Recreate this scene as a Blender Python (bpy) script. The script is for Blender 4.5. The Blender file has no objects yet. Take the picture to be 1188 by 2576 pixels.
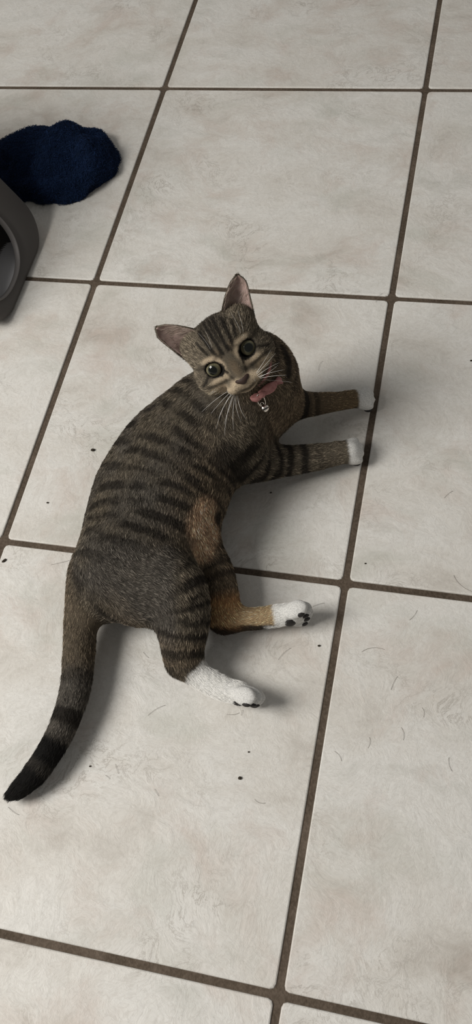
import bpy, bmesh, math, random
import numpy as np
from mathutils import Vector, Matrix
from mathutils.bvhtree import BVHTree

FUR = 320000                               # strands of the coat
# ---------------------------------------------------------------- camera (solved from the tile joints)
T = 0.33                                   # tile pitch, metres
IMG_W, IMG_H, F_PX = 1188.0, 2576.0, 2376.6
CAM_R = np.array([[0.96942809, -0.10517574, 0.22169176],
                  [0.19927499, 0.86462783, -0.46120299],
                  [-0.1431735, 0.49128076, 0.8591534]])
CAM_C = np.array([0.41431336, -0.67885901, 0.75931709])

def at(px, py, z):
    """world point at height z on the sight line of a pixel of the 1188x2576 frame"""
    d = CAM_R @ np.array([(px - IMG_W / 2) / F_PX, -(py - IMG_H / 2) / F_PX, -1.0])
    return CAM_C + d * ((z - CAM_C[2]) / d[2])

def depth(p):
    return -((np.asarray(p) - CAM_C) @ CAM_R[:, 2])

def size(px, p):
    return px * depth(p) / F_PX

# ---------------------------------------------------------------- camera, world, light, exposure
scene = bpy.context.scene
COL = scene.collection
cam_data = bpy.data.cameras.new('camera'); cam = bpy.data.objects.new('camera', cam_data); COL.objects.link(cam)
cam_data.sensor_fit = 'VERTICAL'; cam_data.sensor_height = 36.0; cam_data.lens = F_PX * 36.0 / IMG_H
cam_data.clip_start = .01
m4 = Matrix.Identity(4)
for r in range(3):
    for c in range(3):
        m4[r][c] = CAM_R[r, c]
    m4[r][3] = CAM_C[r]
cam.matrix_world = m4
scene.camera = cam

world = bpy.data.worlds.new('room_ambient'); scene.world = world; world.use_nodes = True
bg = world.node_tree.nodes['Background']
bg.inputs[0].default_value = (1.0, .985, .95, 1); bg.inputs[1].default_value = AMBIENT = .20

def area_light(name, loc, target, w, h, power, color):
    d = bpy.data.lights.new(name, 'AREA'); d.shape = 'RECTANGLE'; d.size = w; d.size_y = h; d.energy = power; d.color = color
    o = bpy.data.objects.new(name, d); COL.objects.link(o); o.location = loc
    o.rotation_euler = (Vector(target) - Vector(loc)).to_track_quat('-Z', 'Y').to_euler()
    return o
# daylight from a window on the cat's back side of the room
area_light('window_daylight', (-.95, -.92, 1.48), (.2, -.35, 0), .80, .85, 37, (1.0, .975, .93))

vs = scene.view_settings
vs.view_transform = 'Standard'; vs.look = 'None'; vs.exposure = 0.08; vs.gamma = 1.0; vs.use_curve_mapping = False
# ---------------------------------------------------------------- scene helpers
def link_mesh(name, V, F, mat=None, parent=None, smooth=True):
    me = bpy.data.meshes.new(name)
    me.from_pydata([tuple(map(float, v)) for v in V], [], [tuple(int(i) for i in f) for f in F])
    me.update()
    if smooth:
        me.polygons.foreach_set('use_smooth', np.ones(len(me.polygons), bool))
    if mat: me.materials.append(mat)
    o = bpy.data.objects.new(name, me); COL.objects.link(o)
    if parent: o.parent = parent
    return o
def tag(o, label=None, cat=None, group=None, kind=None):
    if label: o['label'] = label
    if cat: o['category'] = cat
    if group: o['group'] = group
    if kind: o['kind'] = kind
    return o
def empty(name, loc=(0, 0, 0)):
    o = bpy.data.objects.new(name, None); COL.objects.link(o); o.location = loc; o.empty_display_size = .05
    return o
def mat_new(name, color=(.5, .5, .5), rough=.6, spec=.3, metal=0.0, coat=0.0):
    m = bpy.data.materials.new(name); m.use_nodes = True
    b = m.node_tree.nodes['Principled BSDF']
    b.inputs['Base Color'].default_value = (*color, 1); b.inputs['Roughness'].default_value = rough
    b.inputs['Specular IOR Level'].default_value = spec; b.inputs['Metallic'].default_value = metal; b.inputs['Coat Weight'].default_value = coat
    return m
class NT:
    """short-hand for wiring node trees"""
    def __init__(s, m): s.t = m.node_tree; s.b = s.t.nodes['Principled BSDF']
    def n(s, typ, **kw):
        x = s.t.nodes.new(typ)
        for k, v in kw.items():
            if k.startswith('i_'):
                key = k[2:].replace('_', ' '); x.inputs[int(key) if key.isdigit() else key].default_value = v
            else: setattr(x, k, v)
        return x
    def l(s, a, b): s.t.links.new(a, b)
    def ramp(s, fac, stops):
        r = s.n('ShaderNodeValToRGB'); e = r.color_ramp.elements
        while len(e) < len(stops): e.new(.5)
        for q, (p, c) in zip(e, stops): q.position = p; q.color = (*c, 1)
        s.l(fac, r.inputs[0]); return r.outputs[0]
    def mix(s, f, a, b, mode='MIX'):
        x = s.n('ShaderNodeMix', data_type='RGBA', blend_type=mode)
        for sock, v in ((x.inputs['Factor'], f), (x.inputs[6], a), (x.inputs[7], b)):
            if hasattr(v, 'is_output'): s.l(v, sock)
            elif isinstance(v, (tuple, list)): sock.default_value = (*v, 1)
            else: sock.default_value = v
        return x.outputs[2]

# ---------------------------------------------------------------- floor: grout bed and single tiles
def grout_material():
    m = mat_new('brown_grout', (.08, .06, .045), .95, .1); t = NT(m)
    g = t.n('ShaderNodeNewGeometry')
    n1 = t.n('ShaderNodeTexNoise', i_Scale=28.0, i_Detail=5.0); t.l(g.outputs['Position'], n1.inputs['Vector'])
    n2 = t.n('ShaderNodeTexNoise', i_Scale=420.0, i_Detail=3.0); t.l(g.outputs['Position'], n2.inputs['Vector'])
    c = t.ramp(n1.outputs[0], [(.3, (.068, .052, .038)), (.55, (.105, .080, .060)), (.75, (.16, .125, .098))])
    t.l(t.mix(.35, c, t.ramp(n2.outputs[0], [(.35, (.04, .03, .02)), (.7, (.14, .11, .085))])), t.b.inputs['Base Color'])
    bp = t.n('ShaderNodeBump', i_Strength=.5, i_Distance=.002); t.l(n2.outputs[0], bp.inputs['Height']); t.l(bp.outputs[0], t.b.inputs['Normal'])
    return m
def tile_material():
    m = mat_new('marbled_ceramic', (.6, .58, .55), .5, .35); t = NT(m)
    tc = t.n('ShaderNodeTexCoord'); oi = t.n('ShaderNodeObjectInfo')
    off = t.n('ShaderNodeVectorMath', operation='SCALE'); off.inputs[0].default_value = (37.0, 19.0, 11.0); t.l(oi.outputs['Random'], off.inputs['Scale'])
    add = t.n('ShaderNodeVectorMath', operation='ADD'); t.l(tc.outputs['Object'], add.inputs[0]); t.l(off.outputs[0], add.inputs[1])
    v = add.outputs[0]
    # warped coordinates give drifting veins
    w = t.n('ShaderNodeTexNoise', i_Scale=7.0, i_Detail=4.0); t.l(v, w.inputs['Vector'])
    wv = t.n('ShaderNodeVectorMath', operation='MULTIPLY_ADD'); wv.inputs[1].default_value = (.10, .10, .10); t.l(w.outputs['Color'], wv.inputs[0]); t.l(v, wv.inputs[2])
    mp = t.n('ShaderNodeMapping'); mp.inputs['Rotation'].default_value = (0, 0, .6); mp.inputs['Scale'].default_value = (1.0, 1.7, 1.0); t.l(wv.outputs[0], mp.inputs['Vector'])
    cl = t.n('ShaderNodeTexNoise', i_Scale=9.0, i_Detail=6.0, i_Roughness=.6); t.l(mp.outputs[0], cl.inputs['Vector'])
    cl2 = t.n('ShaderNodeTexNoise', i_Scale=16.0, i_Detail=7.0, i_Roughness=.65); t.l(wv.outputs[0], cl2.inputs['Vector'])
    base = t.ramp(cl.outputs[0], [(.26, (.44, .40, .35)), (.42, (.61, .58, .53)), (.58, (.675, .655, .615)), (.74, (.52, .505, .46))])
    pink = t.ramp(cl2.outputs[0], [(.52, (0, 0, 0)), (.70, (1, 1, 1))])
    base = t.mix(t.mix(.55, (0, 0, 0), pink), base, (.50, .405, .345))
    grn = t.n('ShaderNodeTexNoise', i_Scale=11.0, i_Detail=6.0); t.l(mp.outputs[0], grn.inputs['Vector'])
    base = t.mix(t.mix(.50, (0, 0, 0), t.ramp(grn.outputs[0], [(.55, (0, 0, 0)), (.72, (1, 1, 1))])), base, (.455, .455, .395))
    # thin darker scratches of the cleft surface
    sc = t.n('ShaderNodeTexNoise', i_Scale=46.0, i_Detail=8.0, i_Roughness=.7, i_Distortion=.6); t.l(wv.outputs[0], sc.inputs['Vector'])
    ridge = t.n('ShaderNodeMath', operation='SUBTRACT'); t.l(sc.outputs[0], ridge.inputs[0]); ridge.inputs[1].default_value = .5
    ab = t.n('ShaderNodeMath', operation='ABSOLUTE'); t.l(ridge.outputs[0], ab.inputs[0])
    line = t.ramp(ab.outputs[0], [(0.0, (1, 1, 1)), (.022, (0, 0, 0))])
    msk = t.n('ShaderNodeTexNoise', i_Scale=14.0, i_Detail=3.0); t.l(v, msk.inputs['Vector'])
    lm = t.mix(1.0, line, t.ramp(msk.outputs[0], [(.50, (0, 0, 0)), (.68, (1, 1, 1))]), 'MULTIPLY')
    base = t.mix(t.mix(.75, (0, 0, 0), lm), base, (.30, .27, .23))
    fine = t.n('ShaderNodeTexNoise', i_Scale=260.0, i_Detail=4.0); t.l(v, fine.inputs['Vector'])
    base = t.mix(.12, base, t.ramp(fine.outputs[0], [(.3, (.45, .43, .41)), (.7, (.78, .76, .73))]))
    # worm-like grain of the glaze
    wm = t.n('ShaderNodeTexNoise', i_Scale=150.0, i_Detail=3.0, i_Distortion=1.5); t.l(wv.outputs[0], wm.inputs['Vector'])
    r2 = t.n('ShaderNodeMath', operation='SUBTRACT'); t.l(wm.outputs[0], r2.inputs[0]); r2.inputs[1].default_value = .5
    a2 = t.n('ShaderNodeMath', operation='ABSOLUTE'); t.l(r2.outputs[0], a2.inputs[0])
    base = t.mix(t.mix(.26, (0, 0, 0), t.ramp(a2.outputs[0], [(0.0, (1, 1, 1)), (.05, (0, 0, 0))])), base, (.42, .385, .34))
    t.l(base, t.b.inputs['Base Color'])
    h = t.n('ShaderNodeMath', operation='MULTIPLY_ADD'); t.l(cl.outputs[0], h.inputs[0]); h.inputs[1].default_value = 1.2; t.l(sc.outputs[0], h.inputs[2])
    bp = t.n('ShaderNodeBump', i_Strength=.34, i_Distance=.0035); t.l(h.outputs[0], bp.inputs['Height'])
    bp2 = t.n('ShaderNodeBump', i_Strength=.12, i_Distance=.0008); t.l(fine.outputs[0], bp2.inputs['Height']); t.l(bp.outputs[0], bp2.inputs['Normal'])
    t.l(bp2.outputs[0], t.b.inputs['Normal'])
    return m
GX, GY = (-5, 6), (-6, 6)
x0, x1, y0, y1 = GX[0] * T, GX[1] * T, GY[0] * T, GY[1] * T
floor = link_mesh('floor', [(x0, y0, -.02), (x1, y0, -.02), (x1, y1, -.02), (x0, y1, -.02), (x0, y0, -.0016), (x1, y0, -.0016), (x1, y1, -.0016), (x0, y1, -.0016)],
                  [(3, 2, 1, 0), (4, 5, 6, 7), (0, 1, 5, 4), (1, 2, 6, 5), (2, 3, 7, 6), (3, 0, 4, 7)], grout_material(), smooth=False)
tag(floor, kind='structure')
def tile_mesh():
    g = .0030; hw = T / 2 - g; rc = .004; V, F = [], []
    def ring(inset, z):
        b = len(V); r = max(rc - inset * .3, .001); a = hw - inset
        for (sx, sy, a0) in ((1, 1, 0), (-1, 1, 90), (-1, -1, 180), (1, -1, 270)):
            for q in (0, 45, 90):
                t = math.radians(a0 + q); V.append((sx * (a - r) + r * math.cos(t), sy * (a - r) + r * math.sin(t), z))
        return list(range(b, b + 12))
    rs = [ring(0, -.009), ring(0, -.0013), ring(.0004, -.0004), ring(.0012, 0)]
    for a, b in zip(rs, rs[1:]):
        for i in range(12): F.append((a[i], a[(i + 1) % 12], b[(i + 1) % 12], b[i]))
    F.append(tuple(rs[-1]))
    me = bpy.data.meshes.new('floor_tile'); me.from_pydata(V, [], F); me.update(); return me
tm = tile_mesh(); tm.materials.append(tile_material())
rng = random.Random(4)
for i in range(GX[0], GX[1]):
    for j in range(GY[0], GY[1]):
        o = bpy.data.objects.new('floor_tile', tm); COL.objects.link(o); o.parent = floor
        o.location = ((i + .5) * T, (j + .5) * T, rng.uniform(-.0003, .0002))
        o.rotation_euler = (0, 0, rng.choice((0, 0, 0, math.pi)) + rng.uniform(-.001, .001))
# ---------------------------------------------------------------- numeric helpers
def unit(v):
    v = np.asarray(v, float)
    return v / (np.linalg.norm(v, axis=-1, keepdims=True) + 1e-12)

def sstep(a, b, x):
    t = np.clip((x - a) / (b - a), 0, 1)
    return t * t * (3 - 2 * t)

_rs = np.random.RandomState(7)
_tab = _rs.rand(4096).astype(np.float32)
def vnoise(p, seed=0):
    """trilinear value noise, 0..1"""
    p = np.asarray(p, float) + 137.0
    i = np.floor(p).astype(np.int64); f = p - i; f = f * f * (3 - 2 * f)
    out = np.zeros(len(p))
    for dx in (0, 1):
        for dy in (0, 1):
            for dz in (0, 1):
                h = ((i[:, 0] + dx) * 73856093) ^ ((i[:, 1] + dy) * 19349663) ^ ((i[:, 2] + dz) * 83492791) ^ (seed * 2654435)
                w = (f[:, 0] if dx else 1 - f[:, 0]) * (f[:, 1] if dy else 1 - f[:, 1]) * (f[:, 2] if dz else 1 - f[:, 2])
                out += w * _tab[h & 4095]
    return out
def fbm(p, seed=0, n=3):
    s = 0; a = .5; tot = 0
    for k in range(n):
        s = s + a * vnoise(p * 2 ** k, seed + k); tot += a; a *= .5
    return s / tot

# ---------------------------------------------------------------- the cat as a blended solid
PR = []                                    # primitives
def cone(a, b, ra, rb, k, op='add'):
    PR.append(dict(t='cone', a=np.asarray(a, float), b=np.asarray(b, float), ra=ra, rb=rb, k=k, op=op))
def ell(c, M, r, k, op='add'):
    PR.append(dict(t='ell', c=np.asarray(c, float), M=np.asarray(M, float), r=np.asarray(r, float), k=k, op=op))
def d_prim(q, P):
    if q['t'] == 'chain':
        best = np.full(P.shape[:-1], 9.0); kk = np.full(P.shape[:-1], q['k1']); n = len(q['P']) - 1
        lo_, st_ = P[0, 0, 0], P[1, 1, 1] - P[0, 0, 0]; mg = q['k'] + .007
        for i in range(n):
            A, B = q['P'][i], q['P'][i + 1]; ab = B - A; r = max(q['R'][i], q['R'][i + 1]) + mg
            j0 = np.maximum(((np.minimum(A, B) - r - lo_) / st_).astype(int), 0); j1 = np.maximum(((np.maximum(A, B) + r - lo_) / st_).astype(int) + 2, 1)
            w = tuple(slice(j0[c], j1[c]) for c in range(3)); S = P[w]
            if S.size == 0: continue
            t = np.clip(((S - A) @ ab) / (ab @ ab), 0, 1)
            d = np.sqrt(((S - A - t[..., None] * ab) ** 2).sum(-1)) - (q['R'][i] + (q['R'][i + 1] - q['R'][i]) * t)
            bw, kw = best[w], kk[w]
            m = d < bw; bw[m] = d[m]; u = np.clip((i + t[m]) / n * 2.2, 0, 1); kw[m] = q['k0'] + (q['k1'] - q['k0']) * u
        return best, kk
    if q['t'] == 'cone':
        ab = q['b'] - q['a']; L2 = ab @ ab
        t = np.clip(((P - q['a']) @ ab) / L2, 0, 1)
        return np.sqrt(((P - q['a'] - t[..., None] * ab) ** 2).sum(-1)) - (q['ra'] + (q['rb'] - q['ra']) * t)
    l = (P - q['c']) @ q['M']
    k0 = np.sqrt(((l / q['r']) ** 2).sum(-1)); k1 = np.sqrt(((l / q['r'] ** 2) ** 2).sum(-1)) + 1e-9
    return k0 * (k0 - 1) / k1
def bounds(q):
    if q['t'] == 'chain':
        return (q['P'] - q['R'][:, None]).min(0), (q['P'] + q['R'][:, None]).max(0)
    if q['t'] == 'cone':
        r = max(q['ra'], q['rb']); return np.minimum(q['a'], q['b']) - r, np.maximum(q['a'], q['b']) + r
    e = np.sqrt(((q['M'] * q['r']) ** 2).sum(1)); return q['c'] - e, q['c'] + e

CH = {}                                    # centre lines: name -> (points, radii, arc lengths of the drawn joints)
def smooth_path(P, R, m=6):
    """Catmull-Rom through the joints so that limbs bend without kinks"""
    A = np.concatenate([np.array(P), np.array(R)[:, None]], 1); A = np.concatenate([[2 * A[0] - A[1]], A, [2 * A[-1] - A[-2]]])
    out = []
    for i in range(1, len(A) - 2):
        for j in range(m):
            t = j / m
            out.append(.5 * (2 * A[i] + (A[i + 1] - A[i - 1]) * t + (2 * A[i - 1] - 5 * A[i] + 4 * A[i + 1] - A[i + 2]) * t * t + (3 * A[i] - A[i - 1] - 3 * A[i + 1] + A[i + 2]) * t ** 3))
    out.append(A[-2]); out = np.array(out)
    return out[:, :3], np.maximum(out[:, 3], .002)
def chain(name, pts, k, k0=None, shrink=0.0):
    """pts: (px, py, z, radius_px); a limb of round cones, blended into the body with k0 at its root and k further out"""
    P = [at(a, b, c) for a, b, c, r in pts]
    R = [max(.003, size(r, p) - shrink) for (a, b, c, r), p in zip(pts, P)]
    Q, S = smooth_path(P, R)
    PR.append(dict(t='chain', P=Q, R=S, k=max(k, k0 or k), k1=k, k0=k0 or k, op='add'))
    arc = np.concatenate([[0], np.cumsum(np.linalg.norm(np.diff(Q, axis=0), axis=1))])
    CH[name] = (Q, S, arc[::6], np.array(P))
    return P, R

# torso: (px, py, z, half length px, half depth px, half height m)
TORSO = [(288, 1462, .042, 90, 88, .038),
         (334, 1417, .047, 110, 130, .045),
         (372, 1335, .048, 110, 160, .046),
         (399, 1245, .050, 110, 170, .049),
         (444, 1160, .055, 110, 156, .053),
         (520, 1082, .060, 110, 130, .056),
         (606, 1025, .064, 105, 112, .058),
         (660, 960, .070, 80, 70, .056)]
tp = [at(a, b, c) for a, b, c, *_ in TORSO]
for i, (a, b, c, hl, hd, hh) in enumerate(TORSO):
    t = unit((tp[min(i + 1, len(tp) - 1)] - tp[max(i - 1, 0)]) * [1, 1, 0])
    n = np.array([-t[1], t[0], 0])
    s = size(1, tp[i])
    ell(tp[i], np.array([t, n, [0, 0, 1]]).T, [hl * s * 1.08, hd * s - .003, hh - .002], .03)
_P, _R = smooth_path(tp, [size(x[4], p) for x, p in zip(TORSO, tp)])
CH['torso'] = (_P, _R, np.concatenate([[0], np.cumsum(np.linalg.norm(np.diff(_P, axis=0), axis=1))])[::6], np.array(tp))
# neck rising to the head
chain('neck', [(655, 955, .080, 84), (612, 915, .118, 78)], .025, shrink=.003)

# fore legs
chain('fore_r', [(575, 1105, .072, 78), (632, 1158, .046, 58), (712, 1160, .030, 44), (800, 1150, .023, 37), (850, 1140, .020, 34), (880, 1136, .019, 33)], .010, .022, .0015)
chain('fore_l', [(690, 1014, .050, 60), (762, 1018, .032, 39), (835, 1012, .024, 29), (885, 1005, .020, 27), (912, 1002, .018, 27)], .010, .020, .0015)
# hind legs: hip, knee, hock, toes
chain('hind_r', [(330, 1424, .060, 104), (425, 1462, .062, 88), (462, 1530, .052, 74), (460, 1605, .038, 66), (460, 1655, .029, 48)], .012, .022, .0025)
chain('meta_r', [(462, 1666, .026, 40), (504, 1700, .022, 38), (560, 1731, .020, 35), (612, 1746, .021, 33)], .010, .012, .0015)
chain('hind_l', [(495, 1370, .038, 58), (540, 1427, .032, 46), (562, 1495, .027, 42), (566, 1551, .021, 38)], .010, .018, .0015)
chain('meta_l', [(565, 1558, .020, 36), (640, 1557, .019, 33), (700, 1549, .020, 33), (735, 1543, .021, 31)], .010, .012, .0015)
ell(at(372, 1512, .046), np.eye(3), np.array([66, 60, 66]) * size(1, at(372, 1512, .046)), .02)
# tail
chain('tail', [(228, 1450, .044, 46), (206, 1540, .032, 45), (199, 1640, .024, 43), (190, 1730, .021, 41), (166, 1810, .020, 38), (131, 1882, .019, 36), (90, 1943, .017, 34), (54, 1980, .015, 28), (30, 1998, .013, 19)], .012, .020, .0010)

# toes: four on each paw, laid across the end of the foot
def toes(base, tip_dir, up, spread, n, rl, rw, rh, k=.0018, fan=.30):
    side = unit(np.cross(up, tip_dir)); up = unit(np.cross(tip_dir, side))
    out = []
    for j in range(n):
        u = (j - (n - 1) / 2) / max(1, (n - 1) / 2)
        d = unit(tip_dir + side * u * fan)
        c = base + side * u * spread + d * (rl * (.35 - .28 * u * u)) - up * (.0012 * u * u)
        s2 = unit(np.cross(up, d)); u2 = np.cross(d, s2)
        ell(c, np.array([d, s2, u2]).T, [rl, rw, rh], k)
        out.append((c, d, s2, u2))
    return out
def gdir(a, b):
    return unit(at(*b) - at(*a))
UP = np.array([0, 0, 1.0])
TOES = {}
TOES['fore_r'] = toes(at(884, 1135, .0175), gdir((850, 1140, .019), (898, 1133, .017)), unit(UP + [0, -.25, 0]), .0080, 4, .0092, .0044, .0070, .003)
TOES['fore_l'] = toes(at(914, 1001, .0165), gdir((880, 1005, .018), (930, 999, .016)), unit(UP + [0, -.15, 0]), .0074, 4, .0088, .0041, .0066, .003)
TOES['hind_r'] = toes(at(622, 1748, .0215), gdir((570, 1735, .020), (640, 1752, .021)), unit(UP * .25 + [.10, .80, 0]), .0108, 4, .0112, .0048, .0080)
TOES['hind_l'] = toes(at(744, 1541, .0215), gdir((700, 1549, .020), (775, 1534, .021)), unit(UP * .08 + [.05, .90, 0]), .0108, 4, .0115, .0048, .0082)

# head frame: origin between the eyes; X to the cat's left ear, Y out of the face, Z to the crown
cr, cu, cn = CAM_R[:, 0], CAM_R[:, 1], CAM_R[:, 2]
HO = at(581, 903, .158)
cn_h = unit(CAM_C - HO); cr_h = unit(cr - cn_h * (cr @ cn_h)); cu_h = np.cross(cn_h, cr_h)
ang = math.atan2(52, 81)
hx = cr_h * math.cos(ang) + cu_h * math.sin(ang); hz = -cr_h * math.sin(ang) + cu_h * math.cos(ang); hy = cn_h
pit, yaw = math.radians(8), math.radians(-4)
hy, hz = hy * math.cos(pit) - hz * math.sin(pit), hz * math.cos(pit) + hy * math.sin(pit)
hy, hx = hy * math.cos(yaw) + hx * math.sin(yaw), hx * math.cos(yaw) - hy * math.sin(yaw)
HM = np.array([hx, hy, hz]).T
HS = depth(HO) / F_PX * 29.0 / .01 * .01   # one unit of the head drawing = 29 px
def H(x, y, z):
    return HO + HM @ (np.array([x, y, z]) * HS)
def hell(c, r, k, op='add', rot=None):
    M = HM if rot is None else HM @ rot
    ell(H(*c), M, np.array(r) * HS, k * HS, op)
def rx(a):
    a = math.radians(a); return np.array([[1, 0, 0], [0, math.cos(a), -math.sin(a)], [0, math.sin(a), math.cos(a)]])
def ry(a):
    a = math.radians(a); return np.array([[math.cos(a), 0, math.sin(a)], [0, 1, 0], [-math.sin(a), 0, math.cos(a)]])
def rz(a):
    a = math.radians(a); return np.array([[math.cos(a), -math.sin(a), 0], [math.sin(a), math.cos(a), 0], [0, 0, 1]])
hell((0, -2.7, 1.0), (3.25, 3.3, 2.75), 1.2)
hell((0, -1.0, 1.35), (2.3, 1.75, 1.75), 1.2)
for sx in (-1, 1):
    hell((sx * 2.10, -1.75, -.75), (1.65, 1.9, 1.65), 1.0)
    hell((sx * 2.35, -2.3, 2.2), (1.15, 1.2, 1.2), 1.0)
hell((0, -.75, -.55), (2.1, 1.6, 1.9), .9)
cone(H(0, -.45, .8), H(0, .98, -1.65), .92 * HS, .62 * HS, .7 * HS)
for sx in (-1, 1):
    hell((sx * .74, .56, -2.22), (1.02, .72, .62), .5)
    hell((sx * 1.62, -.42, .98), (.95, .50, .40), .5)
    hell((sx * 1.70, -.30, -.95), (.95, .60, .45), .5)
hell((0, .25, -2.78), (.85, .58, .42), .35)
EYE_C = [(-1.66, -.46, .02), (1.66, -.46, .02)]
EYE_R = .82
for c in EYE_C:
    hell((c[0], c[1] + .62, c[2]), (.76, .95, .66), .16, 'sub', ry(10 if c[0] < 0 else -10))

def build_field(h, pad=.012):
    lo = np.min([bounds(q)[0] for q in PR], 0) - pad; hi = np.max([bounds(q)[1] for q in PR], 0) + pad
    n = np.ceil((hi - lo) / h).astype(int) + 1
    D = np.full(n, .05, np.float32)
    ax = [lo[i] + h * np.arange(n[i]) for i in range(3)]
    for q in PR:
        a, b = bounds(q); m = q['k'] + .006
        i0 = np.clip(np.floor((a - m - lo) / h).astype(int), 0, n - 1); i1 = np.clip(np.ceil((b + m - lo) / h).astype(int) + 1, 0, n)
        sl = tuple(slice(i0[j], i1[j]) for j in range(3))
        G = np.stack(np.meshgrid(*[ax[j][sl[j]] for j in range(3)], indexing='ij'), -1)
        d = d_prim(q, G); A = D[sl]; d, k = d if isinstance(d, tuple) else (d, q['k'])
        d = d.astype(np.float32)
        if q['op'] == 'add':
            hh = np.maximum(k - np.abs(A - d), 0) / k; D[sl] = np.minimum(A, d) - hh * hh * k * .25
        else:
            d = -d; hh = np.maximum(k - np.abs(A - d), 0) / k; D[sl] = np.maximum(A, d) + hh * hh * k * .25
    # rest on the floor: the underside is pressed flat
    zf = (.0015 - ax[2]).astype(np.float32)[None, None, :]
    D = np.maximum(D, zf)
    return D, lo

def surface_nets(D, lo, h):
    S = D < 0
    nx, ny, nz = D.shape
    c = S[:-1, :-1, :-1].astype(np.uint8)
    cnt = sum(S[i:nx - 1 + i, j:ny - 1 + j, k:nz - 1 + k].astype(np.uint8) for i in (0, 1) for j in (0, 1) for k in (0, 1))
    act = (cnt > 0) & (cnt < 8)
    ijk = np.argwhere(act)
    idx = np.full(act.shape, -1, np.int32); idx[act] = np.arange(len(ijk))
    acc = np.zeros((len(ijk), 3)); num = np.zeros(len(ijk))
    cor = [(i, j, k) for i in (0, 1) for j in (0, 1) for k in (0, 1)]
    val = {o: D[ijk[:, 0] + o[0], ijk[:, 1] + o[1], ijk[:, 2] + o[2]] for o in cor}
    for a in cor:
        for axis in range(3):
            if a[axis]: continue
            b = list(a); b[axis] = 1; b = tuple(b)
            va, vb = val[a], val[b]; m = (va < 0) != (vb < 0)
            t = va / np.where(m, va - vb, 1)
            p = np.repeat(np.array(a, float)[None], len(ijk), 0); p[:, axis] = t
            acc[m] += p[m]; num[m] += 1
    V = lo + h * (ijk + acc / num[:, None])
    F = []
    for axis in range(3):
        o1, o2 = [(1, 2), (2, 0), (0, 1)][axis]
        sa = [slice(1, -1)] * 3; sa[axis] = slice(0, -1); sb = [slice(1, -1)] * 3; sb[axis] = slice(1, None)
        A, B = S[tuple(sa)], S[tuple(sb)]
        e = np.argwhere(A != B)
        flip = A[tuple(e.T)]
        e = e + 1; e[:, axis] -= 1
        e1 = np.zeros(3, int); e1[o1] = 1; e2 = np.zeros(3, int); e2[o2] = 1
        q = np.stack([idx[tuple((e - e1 - e2).T)], idx[tuple((e - e2).T)], idx[tuple(e.T)], idx[tuple((e - e1).T)]], 1)
        q[~flip] = q[~flip][:, ::-1]
        F.append(q)
    F = np.concatenate(F)
    F = F[(F >= 0).all(1)]
    return V, F
# ---------------------------------------------------------------- body mesh
GRID_H = .0016
D, LO = build_field(GRID_H)
BV, BF = surface_nets(D, LO, GRID_H)
def relax(V, F, it=2, lam=.5):
    E = np.concatenate([F[:, [0, 1]], F[:, [1, 2]], F[:, [2, 3]], F[:, [3, 0]]])
    for _ in range(it):
        s = np.zeros_like(V); n = np.zeros(len(V))
        for a, b in ((0, 1), (1, 0)):
            for c in range(3): s[:, c] += np.bincount(E[:, a], V[E[:, b], c], len(V))
            n += np.bincount(E[:, a], minlength=len(V))
        V = V + lam * (s / np.maximum(n, 1)[:, None] - V)
    return V
BV = relax(BV, BF)
def march(px, py):
    """first point of the solid on the sight line of a pixel"""
    d = unit(CAM_R @ np.array([(px - IMG_W / 2) / F_PX, -(py - IMG_H / 2) / F_PX, -1.0])); t = np.arange(.5, 1.2, .0008)
    P = CAM_C + d * t[:, None]; g = np.round((P - LO) / GRID_H).astype(int); ok = ((g >= 0) & (g < D.shape)).all(1)
    v = np.full(len(t), 1.0); v[ok] = D[tuple(g[ok].T)]; i = int(np.argmax(v < 0)); return P[i]
def vert_normals(V, F):
    n = np.cross(V[F[:, 2]] - V[F[:, 0]], V[F[:, 3]] - V[F[:, 1]]); N = np.zeros_like(V)
    for k in range(4):
        for c in range(3): N[:, c] += np.bincount(F[:, k], n[:, c], len(V))
    return unit(N)
BN = vert_normals(BV, BF)

# ---------------------------------------------------------------- coat: where on the cat, which way the hair lies, which colour
REG = ['torso', 'neck', 'fore_r', 'fore_l', 'hind_r', 'meta_r', 'hind_l', 'meta_l', 'tail']
def along(name, p):
    """arc length, signed distance and tangent of the nearest point of a limb's centre line"""
    P, R = CH[name][:2]; best = np.full(len(p), 9.0); s = np.zeros(len(p)); tg = np.zeros((len(p), 3)); acc = 0
    for i in range(len(P) - 1):
        ab = P[i + 1] - P[i]; L = np.linalg.norm(ab); t = np.clip(((p - P[i]) @ ab) / L ** 2, 0, 1)
        d = np.linalg.norm(p - P[i] - t[:, None] * ab, axis=1) - (R[i] + (R[i + 1] - R[i]) * t)
        m = d < best; best[m] = d[m]; s[m] = acc + t[m] * L; tg[m] = ab / L; acc += L
    return s, best, tg
def arc_at(name, i):
    return CH[name][2][i]

AGOUTI = np.array([.102, .085, .063]); GREY = np.array([.078, .069, .058]); DARK = np.array([.020, .017, .014])
WARM = np.array([.145, .108, .071]); ORANGE = np.array([.60, .385, .245]); CREAM = np.array([.46, .365, .255]); WHITE = np.array([.86, .845, .81])
TAN = np.array([.46, .33, .19])
def lerp(a, b, t):
    return a * (1 - t[:, None]) + b * t[:, None]
def blob(p, q, r, soft=.55):
    return 1 - sstep(soft, 1.15 + (.55 - soft) * .5, np.linalg.norm((p - q) / r, axis=1))
def seg2(x, z, a, b, w):
    """soft line mark in the head's X-Z drawing plane"""
    a = np.array(a); b = np.array(b); ab = b - a; t = np.clip(((x - a[0]) * ab[0] + (z - a[1]) * ab[1]) / (ab @ ab), 0, 1)
    return 1 - sstep(.45, 1.2, np.hypot(x - a[0] - t * ab[0], z - a[1] - t * ab[1]) / w)
def stripes(ph, duty, soft=.25):
    return sstep(duty - soft, duty + soft, .5 + .5 * np.cos(2 * np.pi * ph))

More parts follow.
